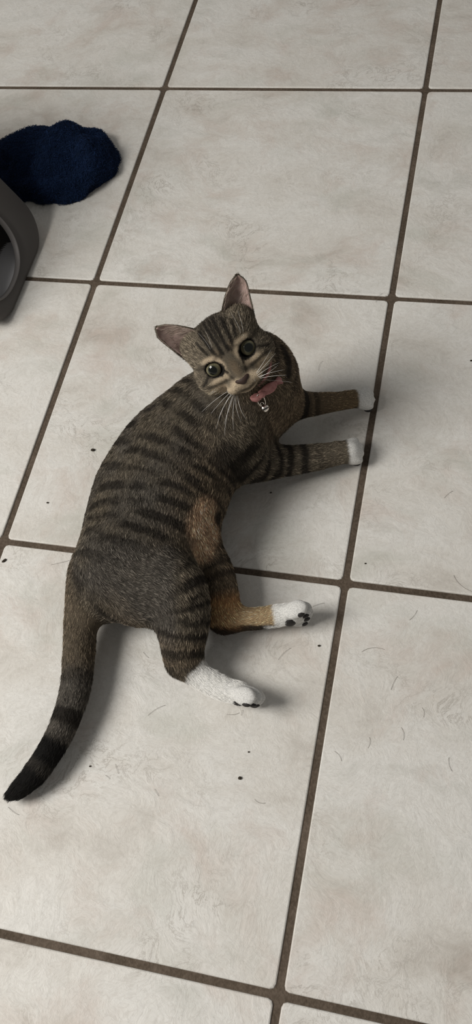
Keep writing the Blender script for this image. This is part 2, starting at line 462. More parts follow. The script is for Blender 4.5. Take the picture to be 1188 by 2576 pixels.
MARK = {k: march(*v) for k, v in dict(rust=(518, 1328), rust_up=(520, 1288), rust_low=(508, 1378), pit=(548, 1302), armpit=(620, 1226), bar1=(712, 880), bar2=(722, 905), bar3=(722, 935), bib=(640, 1062), pit2=(572, 1150), pit3=(600, 1190)).items()}
def coat(p):
    """returns colour, flow direction, hair length, hair lift, agouti amount for surface points p"""
    N = len(p); info = {r: along(r, p) for r in REG}
    hl = ((p - HO) @ HM) / HS
    dh = (np.sqrt(((hl - [0, -1.6, .3]) ** 2 / np.array([3.4, 3.0, 3.3]) ** 2).sum(1)) - 1) * .03
    dist = {r: info[r][1] for r in REG}; dist['head'] = dh
    names = REG + ['head']
    W = np.stack([np.exp(-np.maximum(dist[r], -.012) / .0035) for r in names], 1)
    W[:, 0] *= .8; W /= W.sum(1, keepdims=True)
    nz = fbm(p * 55, 3) - .5; nf = fbm(p * 160, 9) - .5; nb = fbm(p * 24, 21) - .5
    col = {}; flow = {}; ln = {}; lift = {}
    # torso
    s, d, tg = info['torso']
    side = np.stack([-tg[:, 1], tg[:, 0], np.zeros(N)], 1)              # towards the back
    tp_ = CH['torso'][0]
    best = np.full(N, 9.0); dv = np.zeros(N)
    for i in range(len(tp_)):
        dd = np.linalg.norm(p - tp_[i], axis=1); m = dd < best; best[m] = dd[m]; dv[m] = ((p - tp_[i]) * side).sum(1)[m]
    ph = s / .0128 + .9 * nb + .40 * nz - dv * 9
    st = stripes(ph, .60, .30) * sstep(-.20, .04, nz + .08 + .3 * nf)
    c = lerp(np.tile(GREY, (N, 1)), AGOUTI, sstep(-.2, .3, nb * 1.6 + .05))
    c = lerp(c, WARM, .55 * sstep(-.01, -.05, dv))                       # warmer towards the belly
    c = lerp(c, DARK, .85 * st)
    c = lerp(c, DARK, .55 * sstep(.035, .062, dv))                       # dark line of the back
    breast = sstep(arc_at('torso', 5), arc_at('torso', 7), s)
    c = lerp(c, WARM * 1.25, .8 * breast * sstep(.02, -.02, dv))
    col['torso'] = c; flow['torso'] = -tg + side * -.12 + [0, 0, -.08]; ln['torso'] = np.full(N, .0074); lift['torso'] = np.full(N, .20)
    s, d, tg = info['neck']
    c = lerp(np.tile(AGOUTI * .9, (N, 1)), WARM, .5 + nb); c = lerp(c, DARK, .6 * stripes(s / .016 + nb, .72))
    col['neck'] = c; flow['neck'] = -tg + [0, 0, -.1]; ln['neck'] = np.full(N, .0085); lift['neck'] = np.full(N, .25)
    # fore legs
    s, d, tg = info['fore_r']; a1, a3 = arc_at('fore_r', 0), arc_at('fore_r', 3)
    st = stripes((s + .006 * nz - .10 * (p[:, 2] - .03)) / .0165 + .35 * nb, .56, .2) * sstep(a3 + .004, a3 - .012, s)
    c = lerp(np.tile(AGOUTI * 1.0, (N, 1)), AGOUTI * 1.3, sstep(a3 - .02, a3 + .02, s)); c = lerp(c, DARK, .97 * st * sstep(-.22, .0, nz + .14))
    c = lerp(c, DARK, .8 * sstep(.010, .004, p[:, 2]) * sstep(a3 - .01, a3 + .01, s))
    w_edge = arc_at('fore_r', 5) - .0015 + .004 * nz
    c = lerp(c, WHITE, sstep(w_edge - .0016, w_edge + .0016, s + .3 * np.maximum(0, ((p - CH['fore_r'][3][5]) * tg).sum(1))))
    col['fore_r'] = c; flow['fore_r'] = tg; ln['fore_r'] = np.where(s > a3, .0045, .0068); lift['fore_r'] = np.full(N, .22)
    s, d, tg = info['fore_l']; b1, b3, b4 = arc_at('fore_l', 1), arc_at('fore_l', 3), arc_at('fore_l', 4)
    c = lerp(np.tile(WARM * .95, (N, 1)), TAN * .5, .5 * sstep(b1, b3, s))
    c = lerp(c, DARK, .95 * (1 - sstep(.004, .009, np.abs(s - b1 * .80 + .004 * nz)))); c = lerp(c, DARK, .6 * (1 - sstep(.002, .005, np.abs(s - b1 * 1.35 + .004 * nz))))
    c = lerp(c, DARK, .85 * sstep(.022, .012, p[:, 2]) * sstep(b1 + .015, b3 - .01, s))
    w_edge = b4 - .0055 + .003 * nz
    c = lerp(c, WHITE, sstep(w_edge - .0014, w_edge + .0014, s + .3 * np.maximum(0, ((p - CH['fore_l'][3][4]) * tg).sum(1))))
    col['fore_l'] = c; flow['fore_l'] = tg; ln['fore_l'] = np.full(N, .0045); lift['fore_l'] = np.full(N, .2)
    # hind legs
    s, d, tg = info['hind_r']; h1, h2 = arc_at('hind_r', 1), arc_at('hind_r', 2)
    st = stripes((s + .006 * nz) / .0122 + .45 * nb + .15, .58, .2) * sstep(-.26, -.05, nz + .1)
    front = sstep(-.012, .012, ((p - CH['hind_r'][3][2]) @ unit(np.array([1.0, .15, 0]))))
    c = lerp(np.tile(GREY, (N, 1)), AGOUTI * 1.1, sstep(.0, .8, front)); c = lerp(c, WARM * 1.15, .6 * sstep(h2 + .01, h2 + .04, s))
    c = lerp(c, DARK, st * (.25 + .68 * np.maximum(front, sstep(h2, h2 + .02, s) * .8)))
    col['hind_r'] = c; flow['hind_r'] = tg; ln['hind_r'] = np.where(s > h2 + .02, .0062, .0074); lift['hind_r'] = np.full(N, .24)
    s, d, tg = info['meta_r']; w_edge = arc_at('meta_r', 1) - .006 + .007 * nz
    c = lerp(np.tile(AGOUTI * .9, (N, 1)), DARK, .6 * sstep(.0, .2, nz)); c = lerp(c, WHITE, sstep(w_edge - .002, w_edge + .002, s))
    col['meta_r'] = c; flow['meta_r'] = tg; ln['meta_r'] = np.full(N, .0050); lift['meta_r'] = np.full(N, .25)
    s, d, tg = info['hind_l']; l2 = arc_at('hind_l', 2)
    c = lerp(np.tile(AGOUTI * .9, (N, 1)), WARM, .5 + nb); c = lerp(c, DARK, .75 * stripes(s / .0125 + .4 * nb, .6, .2) * sstep(l2, l2 - .02, s))
    c = lerp(c, TAN * np.array([.85, .62, .48]), sstep(l2 - .004, l2 + .010, s))
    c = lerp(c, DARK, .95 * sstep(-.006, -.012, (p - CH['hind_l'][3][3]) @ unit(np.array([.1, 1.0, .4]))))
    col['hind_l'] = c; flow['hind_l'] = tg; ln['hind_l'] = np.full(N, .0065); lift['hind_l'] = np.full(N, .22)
    s, d, tg = info['meta_l']; e1, e2 = arc_at('meta_l', 1), arc_at('meta_l', 2)
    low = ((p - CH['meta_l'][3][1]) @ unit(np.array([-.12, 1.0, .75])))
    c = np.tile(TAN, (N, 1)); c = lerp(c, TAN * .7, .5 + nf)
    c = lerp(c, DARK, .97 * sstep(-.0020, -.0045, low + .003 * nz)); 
    c = lerp(c, WHITE * .8, sstep(-.0030, -.0055, low) * sstep(e1 + .006, e1 + .012, s))
    w_edge = e2 - .0035 + .004 * nz
    c = lerp(c, WHITE, sstep(w_edge - .0015, w_edge + .0015, s))
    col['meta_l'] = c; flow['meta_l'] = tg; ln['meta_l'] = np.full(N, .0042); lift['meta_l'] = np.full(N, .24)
    # tail: brown grey, rings towards a black tip
    s, d, tg = info['tail']; arcs = [arc_at('tail', i) for i in range(9)]
    c = lerp(np.tile(AGOUTI * .95, (N, 1)), WARM * .8, .4 + nb)
    c = lerp(c, GREY * 1.05, sstep(arcs[2], arcs[3], s))
    dark_side = (p - CH['tail'][3][3]) @ np.array([1.0, 0, 0])
    c = lerp(c, DARK, .45 * (1 - sstep(.003, .008, np.abs(s - arcs[3] + .008 + .006 * nz))))
    r1 = arcs[4]; c = lerp(c, DARK, .95 * (1 - sstep(.0045, .0085, np.abs(s - r1 + .003 + .004 * nz))))
    tip = arcs[5] - .008; c = lerp(c, np.array([.008, .0075, .007]), .98 * sstep(tip - .004, tip + .004, s + .004 * nz))
    c = lerp(c, GREY * .8, .35 * (1 - sstep(.002, .007, np.abs(s - arcs[6] + .006))))
    col['tail'] = c; flow['tail'] = tg; ln['tail'] = np.where(s > arcs[7], .0095, .0115); lift['tail'] = np.full(N, .17)
    # head, in its own drawing frame
    x, y, z = hl.T; ax_ = np.abs(x); wob = .10 * nz * 2
    xx, zz = x + wob, z + .1 * nb * 2; axx = np.abs(xx)
    c = np.tile(AGOUTI * 1.2, (N, 1))
    frontal = sstep(-2.8, -1.2, y)
    c = lerp(c, DARK * 1.5, .75 * sstep(1.9, 3.2, zz) * sstep(1.9, .9, axx))                       # dark crown
    c = lerp(c, WARM * 1.25, .6 * blob(np.stack([axx, zz, 0 * x], 1), np.array([.8, .9, 0]), np.array([.5, .8, 1])) )
    for (a, b, w, k) in [((.26, .9), (.42, 3.6), .19, .97), ((.85, .85), (1.10, 3.2), .20, .97), ((1.38, 1.25), (1.75, 2.6), .16, .9), ((.0, 1.9), (.0, 3.8), .16, .8), ((.62, .50), (.40, 1.3), .13, .8)]:
        c = lerp(c, DARK, k * seg2(axx, zz, a, b, w) * frontal)
    cream = np.zeros(N)
    for q, r in [((.95, .15), (.40, .75)), ((1.7, 1.05), (.75, .28)), ((1.75, -.95), (.95, .30)), ((1.1, -.75), (.45, .5)), ((.62, -2.1), (.75, .62)), ((2.3, -1.75), (.9, .45)), ((0, -2.8), (1.0, .55)), ((1.6, -2.3), (.9, .5))]:
        cream = np.maximum(cream, 1 - sstep(.5, 1.3, np.hypot((axx - q[0]) / r[0], (zz - q[1]) / r[1])))
    c = lerp(c, CREAM * 1.30, .90 * cream * frontal)
    c = lerp(c, WARM * 1.1, .8 * (1 - sstep(.3, 1.1, np.hypot(axx / .55, (zz + .75) / 1.15))) * frontal)   # brown bridge
    for (a, b, w, k) in [((2.45, -.25), (3.25, -.85), .15, .9), ((1.3, -1.30), (2.9, -1.25), .20, .55), ((2.0, -1.75), (3.0, -2.0), .14, .4), ((.95, -.45), (.66, -1.45), .14, .6), ((2.45, .55), (3.4, .75), .13, .5)]:
        c = lerp(c, DARK, k * seg2(axx, zz, a, b, w) * frontal)
    for q in [(.55, -1.95), (.85, -2.05), (.70, -2.30), (1.0, -2.35)]:
        c = lerp(c, DARK * 2, .7 * (1 - sstep(.4, 1.3, np.hypot(ax_ - q[0], z - q[1]) / .09)) * frontal)
    zt = z - .02 + .17 * (1.66 - ax_) ; re = np.hypot((ax_ - 1.66) / 1.0, zt / .90)
    re_rim = np.hypot((ax_ - 1.66) / .98, zt / .86)
    c = lerp(c, np.array([.010, .009, .008]), sstep(.96, .88, re_rim) * frontal)                            # black eye rims
    c = lerp(c, DARK, .9 * seg2(ax_, z, (1.0, -.38), (.78, -.72), .13) * frontal)
    c = lerp(c, DARK * 1.2, .8 * (1 - sstep(.10, .22, np.abs(z + 2.62 + .25 * (1 - ax_)))) * sstep(1.1, .5, ax_) * sstep(.3, .8, y))  # mouth line
    nose_p = np.array([0, 1.7, -1.6]); fl = (hl - nose_p) * [1, .6, 1]
    col['head'] = c; flow['head'] = unit(fl) @ HM.T + 0 * p
    hlgt = .0024 + .0042 * sstep(2.2, 5.6, np.linalg.norm(hl - nose_p, axis=1)); hlgt = np.where(re < 1.25, np.minimum(hlgt, .0024), hlgt)
    ln['head'] = hlgt; lift['head'] = np.full(N, .18)
    C = sum(W[:, i:i + 1] * col[r] for i, r in enumerate(names)); Fl = sum(W[:, i:i + 1] * unit(flow[r]) for i, r in enumerate(names))
    Ln = sum(W[:, i] * ln[r] for i, r in enumerate(names)); Li = sum(W[:, i] * lift[r] for i, r in enumerate(names))
    # rust patch of the belly, long soft hair
    b = np.maximum.reduce([blob(p, MARK['rust'], .0195, .2), .85 * blob(p, MARK['rust_up'], .014, .2), .8 * blob(p, MARK['rust_low'], .013, .2)])
    Fl = lerp(unit(Fl), unit(np.array([1.0, -.35, -.5])), .75 * b)
    C = lerp(C, ORANGE, np.clip(b * (1.1 + 2.0 * nz + 1.2 * nf), 0, 1) * .88)
    C = lerp(C, DARK, .9 * blob(p, MARK['pit'], .008))
    C = lerp(C, CREAM * .6, .4 * blob(p, MARK['armpit'], .014))
    Ln = Ln + .0055 * b; Li = Li + .10 * b
    # stripe behind the head on the shoulder, grey bib
    for k_, r_ in (('bar1', .0075), ('bar2', .0085), ('bar3', .0075)): C = lerp(C, DARK, .92 * blob(p, MARK[k_], r_))
    C = lerp(C, AGOUTI * 1.35, .55 * blob(p, MARK['bib'], .020))
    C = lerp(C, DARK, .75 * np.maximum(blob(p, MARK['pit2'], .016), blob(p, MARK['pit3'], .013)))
    dt = np.min([np.linalg.norm(p - t_[0] - t_[1] * .002, axis=1) for v_ in TOES.values() for t_ in v_], 0)
    Ln = np.minimum(Ln, .0018 + .0040 * sstep(.009, .022, dt)); Li = np.where(dt < .012, Li * .6, Li)
    eye = (re < .80) & (y > -.9) & (W[:, -1] > .3)
    nosem = (np.hypot(x / .56, (z + 1.93) / .36) < 1) & (y > .9)
    Ln = np.where(eye | nosem, 0, Ln)
    ag = 1 - sstep(.48, .70, C[:, 1])
    return np.clip(C, .004, .95), Fl, Ln, Li, ag, W

BC, BFl, BLn, BLi, BAg, BW = coat(BV)

def set_color(me, C, name='coat'):
    a = me.attributes.new(name, 'FLOAT_COLOR', 'POINT'); v = np.ones((len(C), 4), np.float32); v[:, :3] = C; a.data.foreach_set('color', v.ravel())
def coat_material(name, rough, spec, mul=1.0):
    m = mat_new(name, (.2, .2, .2), rough, spec); t = NT(m)
    a = t.n('ShaderNodeAttribute', attribute_name='coat')
    if mul != 1.0:
        g = t.n('ShaderNodeNewGeometry'); n = t.n('ShaderNodeTexNoise', i_Scale=1100.0, i_Detail=3.0); t.l(g.outputs['Position'], n.inputs['Vector'])
        t.l(t.mix(1.0, a.outputs['Color'], t.ramp(n.outputs[0], [(.3, (mul * .80,) * 3), (.7, (mul * 1.30,) * 3)]), 'MULTIPLY'), t.b.inputs['Base Color'])
    else: t.l(a.outputs['Color'], t.b.inputs['Base Color'])
    return m
M_SKIN = coat_material('undercoat', .9, .1, .65)
M_FUR = coat_material('fur_strands', .65, .07)

cat = empty('cat', tuple(at(380, 1330, 0)))
CAT_O = np.array(cat.location)
tag(cat, 'brown striped tabby cat with white paws lying stretched on the tiles, looking up', 'cat')
body = link_mesh('body', BV - CAT_O, BF, M_SKIN, cat); set_color(body.data, BC)
bvh = BVHTree.FromPolygons([Vector(v) for v in BV.tolist()], BF.tolist())
def surf(px, py, lift=0.0):
    """point where the sight line of a pixel meets the cat"""
    d = Vector(CAM_R @ np.array([(px - IMG_W / 2) / F_PX, -(py - IMG_H / 2) / F_PX, -1.0])).normalized()
    h = bvh.ray_cast(Vector(CAM_C), d)
    return (np.array(h[0]) + np.array(h[1]) * lift, np.array(h[1])) if h[0] else (at(px, py, 0), UP)

def fur_object(name, P, N, Fl, L, Li, C, ag, parent, origin, seed, mat, r0=.00013, npt=5, clump=.35, lum=.45):
    rs = np.random.RandomState(seed); n = len(P)
    tdir = unit(Fl - N * (Fl * N).sum(1, keepdims=True)); bin_ = np.cross(N, tdir)
    # hair locks: neighbouring strands lean the same way
    lean = ((fbm(P * 210, 31, 2) - .5) * 1.7 + rs.normal(0, .42, n)) * np.clip(L / .0075, .45, 1.1)
    tdir = unit(tdir + bin_ * lean[:, None] * .45)
    L = L * rs.uniform(.65, 1.18, n); Li = np.clip(Li + rs.normal(0, .10, n) + (fbm(P * 260, 41, 2) - .5) * clump, .05, .8)
    bend = rs.normal(0, .12, n)
    pts = np.zeros((n, npt, 3)); pts[:, 0] = P - N * .0006
    for k in range(1, npt):
        u = k / (npt - 1)
        d = unit(tdir + N * (Li * (1.45 - 1.1 * u))[:, None] + bin_ * (bend * u)[:, None])
        pts[:, k] = pts[:, k - 1] + d * (L / (npt - 1))[:, None]
    pts[:, :, 2] = np.maximum(pts[:, :, 2], .0010 + .0004 * rs.rand(n)[:, None])
    if C is None:                                                      # colour taken where the visible part of the hair lies
        cr_ = coat(pts[:, 0] * .45 + pts[:, 3] * .55); C, ag = cr_[0], cr_[4]
    g = rs.rand(n); tone = np.exp(rs.normal(0, .22, n))
    lum = lum * np.clip(C[:, 1] / .05, .25, 1)                           # black hair varies less than ticked hair
    tone = np.where(ag > .5, tone * np.where(g < .38, 1 - lum * 1.25, np.where(g > .76, 1 + lum * 2.5, 1.0)), 1 + (tone - 1) * .3)
    base = np.clip(C * tone[:, None], 0, .95)
    prof = np.array([.32, .60, 1.45, 1.85, .60])[:npt]; k_ = prof[None, :] * ag[:, None] + (1 - ag)[:, None]
    cc = np.ones((n, npt, 4), np.float32); cc[:, :, :3] = np.clip(base[:, None, :] * k_[:, :, None], 0, .95)
    rad = (r0 * np.array([1, .95, .8, .55, .15])[:npt])[None, :] * (rs.uniform(.7, 1.25, n) * np.clip(L / .0065, .55, 1))[:, None]
    hc = bpy.data.hair_curves.new(name); hc.add_curves([npt] * n)
    hc.attributes['position'].data.foreach_set('vector', (pts - origin).astype(np.float32).ravel()) if 'position' in hc.attributes else hc.points.foreach_set('position', (pts - origin).astype(np.float32).ravel())
    ra = hc.attributes.get('radius') or hc.attributes.new('radius', 'FLOAT', 'POINT'); ra.data.foreach_set('value', rad.astype(np.float32).ravel())
    ca = hc.attributes.new('coat', 'FLOAT_COLOR', 'POINT'); ca.data.foreach_set('color', cc.ravel())
    hc.materials.append(mat)
    o = bpy.data.objects.new(name, hc); COL.objects.link(o); o.parent = parent
    return o
def scatter(V, F, n, weight, seed):
    """area-weighted random points: face index and corner weights of the quad"""
    rs = np.random.RandomState(seed)
    a = np.linalg.norm(np.cross(V[F[:, 2]] - V[F[:, 0]], V[F[:, 3]] - V[F[:, 1]]), axis=1) * .5 * weight[F].mean(1)
    c = np.cumsum(a); f = np.searchsorted(c, rs.rand(n) * c[-1]); f = np.minimum(f, len(F) - 1)
    u, v = rs.rand(n), rs.rand(n)
    return F[f], np.stack([(1 - u) * (1 - v), u * (1 - v), u * v, (1 - u) * v], 1)
def interp(A, q, w):
    return (A[q] * (w[..., None] if A.ndim > 1 else w)).sum(1)
if FUR:
    dens = (1 + 1.8 * BW[:, -1]) * np.where(BLn > 0, 1.0, 0) * np.where((BN[:, 2] < -.35) & (BV[:, 2] < .06), .25, 1.0) * (1 + 1.6 * (BLn < .006)) * (BV[:, 2] > .002)
    q, w = scatter(BV, BF, FUR, dens, 5)
    fur = fur_object('fur', interp(BV, q, w), unit(interp(BN, q, w)), interp(BFl, q, w), interp(BLn, q, w), interp(BLi, q, w), None, None, cat, CAT_O, 11, M_FUR)
    tag(fur, 'short grey brown tabby fur with dark stripes', kind='stuff')

# ---------------------------------------------------------------- small shape helpers in the head's frame
def ellipsoid(c, M, r, nu=20, nv=12):
    V = [c + M @ (np.array(r) * [0, 0, 1])]; F = []
    for i in range(1, nv):
        for j in range(nu):
            a, b = math.pi * i / nv, 2 * math.pi * j / nu
            V.append(c + M @ (np.array(r) * [math.sin(a) * math.cos(b), math.sin(a) * math.sin(b), math.cos(a)]))
    V.append(c - M @ (np.array(r) * [0, 0, 1])); e = len(V) - 1
    for j in range(nu):
        F.append((0, 1 + j, 1 + (j + 1) % nu)); F.append((e, e - nu + (j + 1) % nu, e - nu + j))
    for i in range(nv - 2):
        for j in range(nu):
            a = 1 + i * nu + j; b = 1 + i * nu + (j + 1) % nu; F.append((a, a + nu, b + nu, b))
    return np.array(V), F
def tube(P, R, ns=6):
    P = np.asarray(P, float); n = len(P); V = []; F = []
    for i in range(n):
        t = unit(P[min(i + 1, n - 1)] - P[max(i - 1, 0)]); a = unit(np.cross(t, [.31, .2, .93] if abs(t[2]) < .9 else [1, 0, 0])); b = np.cross(t, a)
        for j in range(ns):
            th = 2 * math.pi * j / ns; V.append(P[i] + (a * math.cos(th) + b * math.sin(th)) * R[i])
    for i in range(n - 1):
        for j in range(ns):
            F.append((i * ns + j, i * ns + (j + 1) % ns, (i + 1) * ns + (j + 1) % ns, (i + 1) * ns + j))
    F.append(tuple(range(ns))[::-1]); F.append(tuple((n - 1) * ns + j for j in range(ns)))
    return np.array(V), F
def bez(a, b, c, n=10):
    t = np.linspace(0, 1, n)[:, None]; return (1 - t) ** 2 * np.asarray(a) + 2 * t * (1 - t) * np.asarray(b) + t * t * np.asarray(c)

# eyes
def eye_material():
    m = mat_new('cat_eye', (.2, .2, .1), .05, .35, coat=.15); t = NT(m)
    m.node_tree.nodes['Principled BSDF'].inputs['Coat Roughness'].default_value = .03
    tc = t.n('ShaderNodeTexCoord'); sp = t.n('ShaderNodeSeparateXYZ'); t.l(tc.outputs['Object'], sp.inputs[0])
    cb = t.n('ShaderNodeCombineXYZ'); t.l(sp.outputs[0], cb.inputs[0]); t.l(sp.outputs[2], cb.inputs[1])
    ln_ = t.n('ShaderNodeVectorMath', operation='LENGTH'); t.l(cb.outputs[0], ln_.inputs[0])
    nz = t.n('ShaderNodeTexNoise', i_Scale=900.0, i_Detail=3.0); t.l(tc.outputs['Object'], nz.inputs['Vector'])
    mul = t.n('ShaderNodeMath', operation='MULTIPLY'); t.l(ln_.outputs['Value'], mul.inputs[0]); mul.inputs[1].default_value = 1 / (EYE_R * HS)
    c = t.ramp(mul.outputs[0], [(0, (.002, .003, .002)), (.44, (.003, .004, .003)), (.52, (.065, .064, .038)), (.64, (.14, .128, .078)), (.76, (.25, .215, .135)), (.82, (.08, .065, .04)), (.87, (.006, .005, .004))])
    t.l(t.mix(.25, c, t.ramp(nz.outputs[0], [(.3, (.3, .3, .3)), (.7, (1.6, 1.6, 1.5))]), 'MULTIPLY'), t.b.inputs['Base Color'])
    return m
M_EYE = eye_material()
for c in EYE_C:
    V, F = ellipsoid(np.zeros(3), np.eye(3), np.array([EYE_R * HS] * 3), 32, 20)
    e = link_mesh('eye', V, F, M_EYE, cat)
    d = unit(np.array([c[0] * .16, 1.0, .02])); zz_ = unit(np.array([0, 0, 1.0]) - d * d[2]); xx_ = np.cross(d, zz_)
    R3 = HM @ np.array([xx_, d, zz_]).T
    mm = Matrix.Identity(4); pos = H(*c) - CAT_O
    for r in range(3):
        for k in range(3): mm[r][k] = R3[r, k]
        mm[r][3] = pos[r]
    e.matrix_local = mm
    tag(e, 'round olive green eye with wide black pupil')

# nose leather
V, F = ellipsoid(H(0, 1.22, -1.90), HM, np.array([.54, .43, .40]) * HS, 18, 12)
lv = ((V - HO) @ HM) / HS; lv[:, 0] *= np.clip(1.1 + (lv[:, 2] + 1.93) * 1.5, .25, 1.5); V = HO + (lv * HS) @ HM.T
M_NOSE = mat_new('nose_leather', (.040, .024, .019), .6, .25)
nose = link_mesh('nose', V - CAT_O, F, M_NOSE, cat); tag(nose, 'dark brown nose leather')

# ears: cupped leaves with an inside of bare skin
def ear(sx):
    nu, nv = 17, 16; Vs = []; cols = []
    # the two edges of the ear, drawn in the head's X-Z plane from the root to the rounded tip
    I = np.array([(.95, -2.2, 2.75), (1.30, -1.95, 3.45), (1.85, -1.85, 4.2), (2.55, -1.85, 4.95), (3.35, -1.95, 5.62), (4.12, -2.1, 5.92)]) * [sx, 1, 1]
    O = np.array([(3.25, -2.5, 1.15), (3.62, -2.3, 1.95), (3.98, -2.2, 2.95), (4.30, -2.15, 4.0), (4.52, -2.1, 5.0), (4.30, -2.1, 5.80)]) * [sx, 1, 1]
    for E_ in (I, O): E_[:, 2] = np.where(E_[:, 2] > 3, 3 + (E_[:, 2] - 3) * .86, E_[:, 2])
    I = smooth_path(I, np.ones(6), 5)[0]; O = smooth_path(O, np.ones(6), 5)[0]; nv = len(I)
    for i in range(nv):
        wd = np.linalg.norm(O[i] - I[i])
        for j in range(nu):
            u = -1 + 2 * j / (nu - 1); m = .5 + .5 * u
            p = I[i] * (1 - m) + O[i] * m + np.array([-sx * .12, -1.0, -.05]) * (1 - u * u) * .42 * wd
            if i == nv - 1: p = p + np.array([sx * .04, 0, .04]) * (1 - u * u)
            Vs.append(p)
    Vs = np.array(Vs)
    F = [(i * nu + j, i * nu + j + 1, (i + 1) * nu + j + 1, (i + 1) * nu + j) for i in range(nv - 1) for j in range(nu - 1)]
    return Vs, F, nu, nv
def ear_material(name, inside):
    m = mat_new(name, (.2, .15, .12), .65, .25); t = NT(m)
    tc = t.n('ShaderNodeTexCoord'); n1 = t.n('ShaderNodeTexNoise', i_Scale=160.0, i_Detail=4.0); t.l(tc.outputs['Object'], n1.inputs['Vector'])
    if inside: c = t.ramp(n1.outputs[0], [(.3, (.26, .18, .155)), (.55, (.36, .26, .23)), (.75, (.46, .36, .32))])
    else: c = t.ramp(n1.outputs[0], [(.3, (.05, .042, .032)), (.7, (.15, .12, .085))])
    t.l(c, t.b.inputs['Base Color']); t.b.inputs['Subsurface Weight'].default_value = .15 if inside else 0; t.b.inputs['Subsurface Radius'].default_value = (.006, .003, .002)
    return m
M_EAR_IN = ear_material('ear_skin', True); M_EAR_OUT = ear_material('ear_fur', False)
for sx in (-1, 1):
    lv, F, nu, nv = ear(sx)
    Vw = np.array([H(*p) for p in lv])
    # normals towards the opening
    N_ = np.zeros_like(Vw)
    for f in F:
        n_ = np.cross(Vw[f[1]] - Vw[f[0]], Vw[f[3]] - Vw[f[0]]); N_[list(f)] += n_
    N_ = unit(N_ + 1e-15)
    if (N_.mean(0) @ HM[:, 1]) < 0: N_ = -N_; F = [f[::-1] for f in F]
    back = Vw - N_ * .0011; nvt = len(Vw)
    VV = np.concatenate([Vw, back]); FF = list(F) + [tuple(i + nvt for i in f[::-1]) for f in F]
    edge = [i * nu for i in range(nv)] + [(nv - 1) * nu + j for j in range(1, nu)] + [i * nu + nu - 1 for i in range(nv - 2, -1, -1)]
    for a, b in zip(edge, edge[1:]): FF.append((a, b, b + nvt, a + nvt))
    e = link_mesh('ear', VV - CAT_O, FF, M_EAR_IN, cat); e.data.materials.append(M_EAR_OUT)
    mi = np.zeros(len(FF), np.int32); mi[len(F):] = 1; e.data.polygons.foreach_set('material_index', mi); e.data.update()
    bm = bmesh.new(); bm.from_mesh(e.data); bmesh.ops.remove_doubles(bm, verts=bm.verts, dist=.00005); bmesh.ops.recalc_face_normals(bm, faces=bm.faces); bm.to_mesh(e.data); bm.free()
    tag(e, 'upright pointed ear with pinkish brown bare inside')
    if FUR:
        rs = np.random.RandomState(20 + sx); Fq = np.array(F)
        P_, N2, D_, L_, C_ = [], [], [], [], []
        base_mid = (Vw[0] + Vw[nu - 1]) / 2; tipw = Vw[-1]; axis = unit(tipw - base_mid)
        # short hair of the back and the rim
        q, w = scatter(back, Fq, 5000, np.ones(nvt), 31 + sx); P_.append(interp(back, q, w)); N2.append(-unit(interp(N_, q, w))); D_.append(np.tile(axis, (5000, 1))); L_.append(np.full(5000, .0028)); C_.append(np.tile(AGOUTI * .8, (5000, 1)))
        en = np.array(edge); k = rs.randint(0, len(en) - 1, 2600); tt = rs.rand(2600)[:, None]
        pe = Vw[en[k]] * (1 - tt) + Vw[en[k + 1]] * tt; cen = Vw.mean(0)
        P_.append(pe); N2.append(unit(N_[en[k]] * .3 + unit(pe - cen))); D_.append(np.tile(axis, (2600, 1))); L_.append(np.full(2600, .0024)); C_.append(np.tile(AGOUTI * 1.1, (2600, 1)))
        # pale wisps growing from the inner edge across the cup
        wu = rs.beta(1.2, 2.4, 800); wv = rs.beta(1.3, 1.8, 800) * .85
        ii = (wv * (nv - 1)).astype(int) * nu + np.clip((wu * nu), 0, nu - 1).astype(int)
        P_.append(Vw[ii]); N2.append(N_[ii]); D_.append(unit(axis * .7 + HM[:, 0] * sx * .9 + rs.normal(0, .15, (800, 3)))); L_.append(rs.uniform(.005, .010, 800)); C_.append(np.tile(np.array([.46, .37, .31]), (800, 1)))
        # tufts at the root of the cup
        tu = rs.rand(700); ii = rs.randint(0, 3, 700) * nu + (tu * (nu - 1)).astype(int)
        P_.append(Vw[ii]); N2.append(N_[ii]); D_.append(unit(axis + HM[:, 0] * sx * .3 + rs.normal(0, .25, (700, 3)))); L_.append(rs.uniform(.005, .010, 700)); C_.append(np.tile(np.array([.34, .26, .19]), (700, 1)))
        P_, N2, D_, L_, C_ = map(np.concatenate, (P_, N2, D_, L_, C_))
        f = fur_object('ear_fur', P_, N2, D_, L_, np.full(len(P_), .25), C_, np.where(np.arange(len(P_)) < 7600, .6, 0.0), e, CAT_O, 50 + sx, M_FUR, r0=.00011)
        tag(f, kind='stuff')

# whiskers, each a tapered hair from its follicle
M_WHISK = mat_new('whisker_white', (.85, .83, .80), .35, .5)
def whisker(root, via, end, r=.00016):
    P = bez(root, via, end, 12); R = r * np.linspace(1, .25, 12)
    V, F = tube(P - CAT_O, R, 5); o = link_mesh('whisker', V, F, M_WHISK, cat)
LEFTW = [((575, 984), (545, 1000), (508, 1036)), ((580, 987), (556, 1008), (530, 1042)), ((583, 990), (556, 1026), (544, 1080)), ((588, 992), (570, 1028), (565, 1096)), ((590, 993), (575, 1030), (564, 1068)),
         ((594, 994), (590, 1030), (608, 1062)), ((592, 994), (583, 1036), (588, 1082)), ((598, 994), (600, 1030), (622, 1058)), ((586, 991), (565, 1012), (550, 1052))]
for a, b, c in LEFTW:
    r_, n_ = surf(*a); z0 = r_[2]
    whisker(r_, at(b[0], b[1], z0 + .004), at(c[0], c[1], max(z0 - .012, surf(*c)[0][2] + .004)))
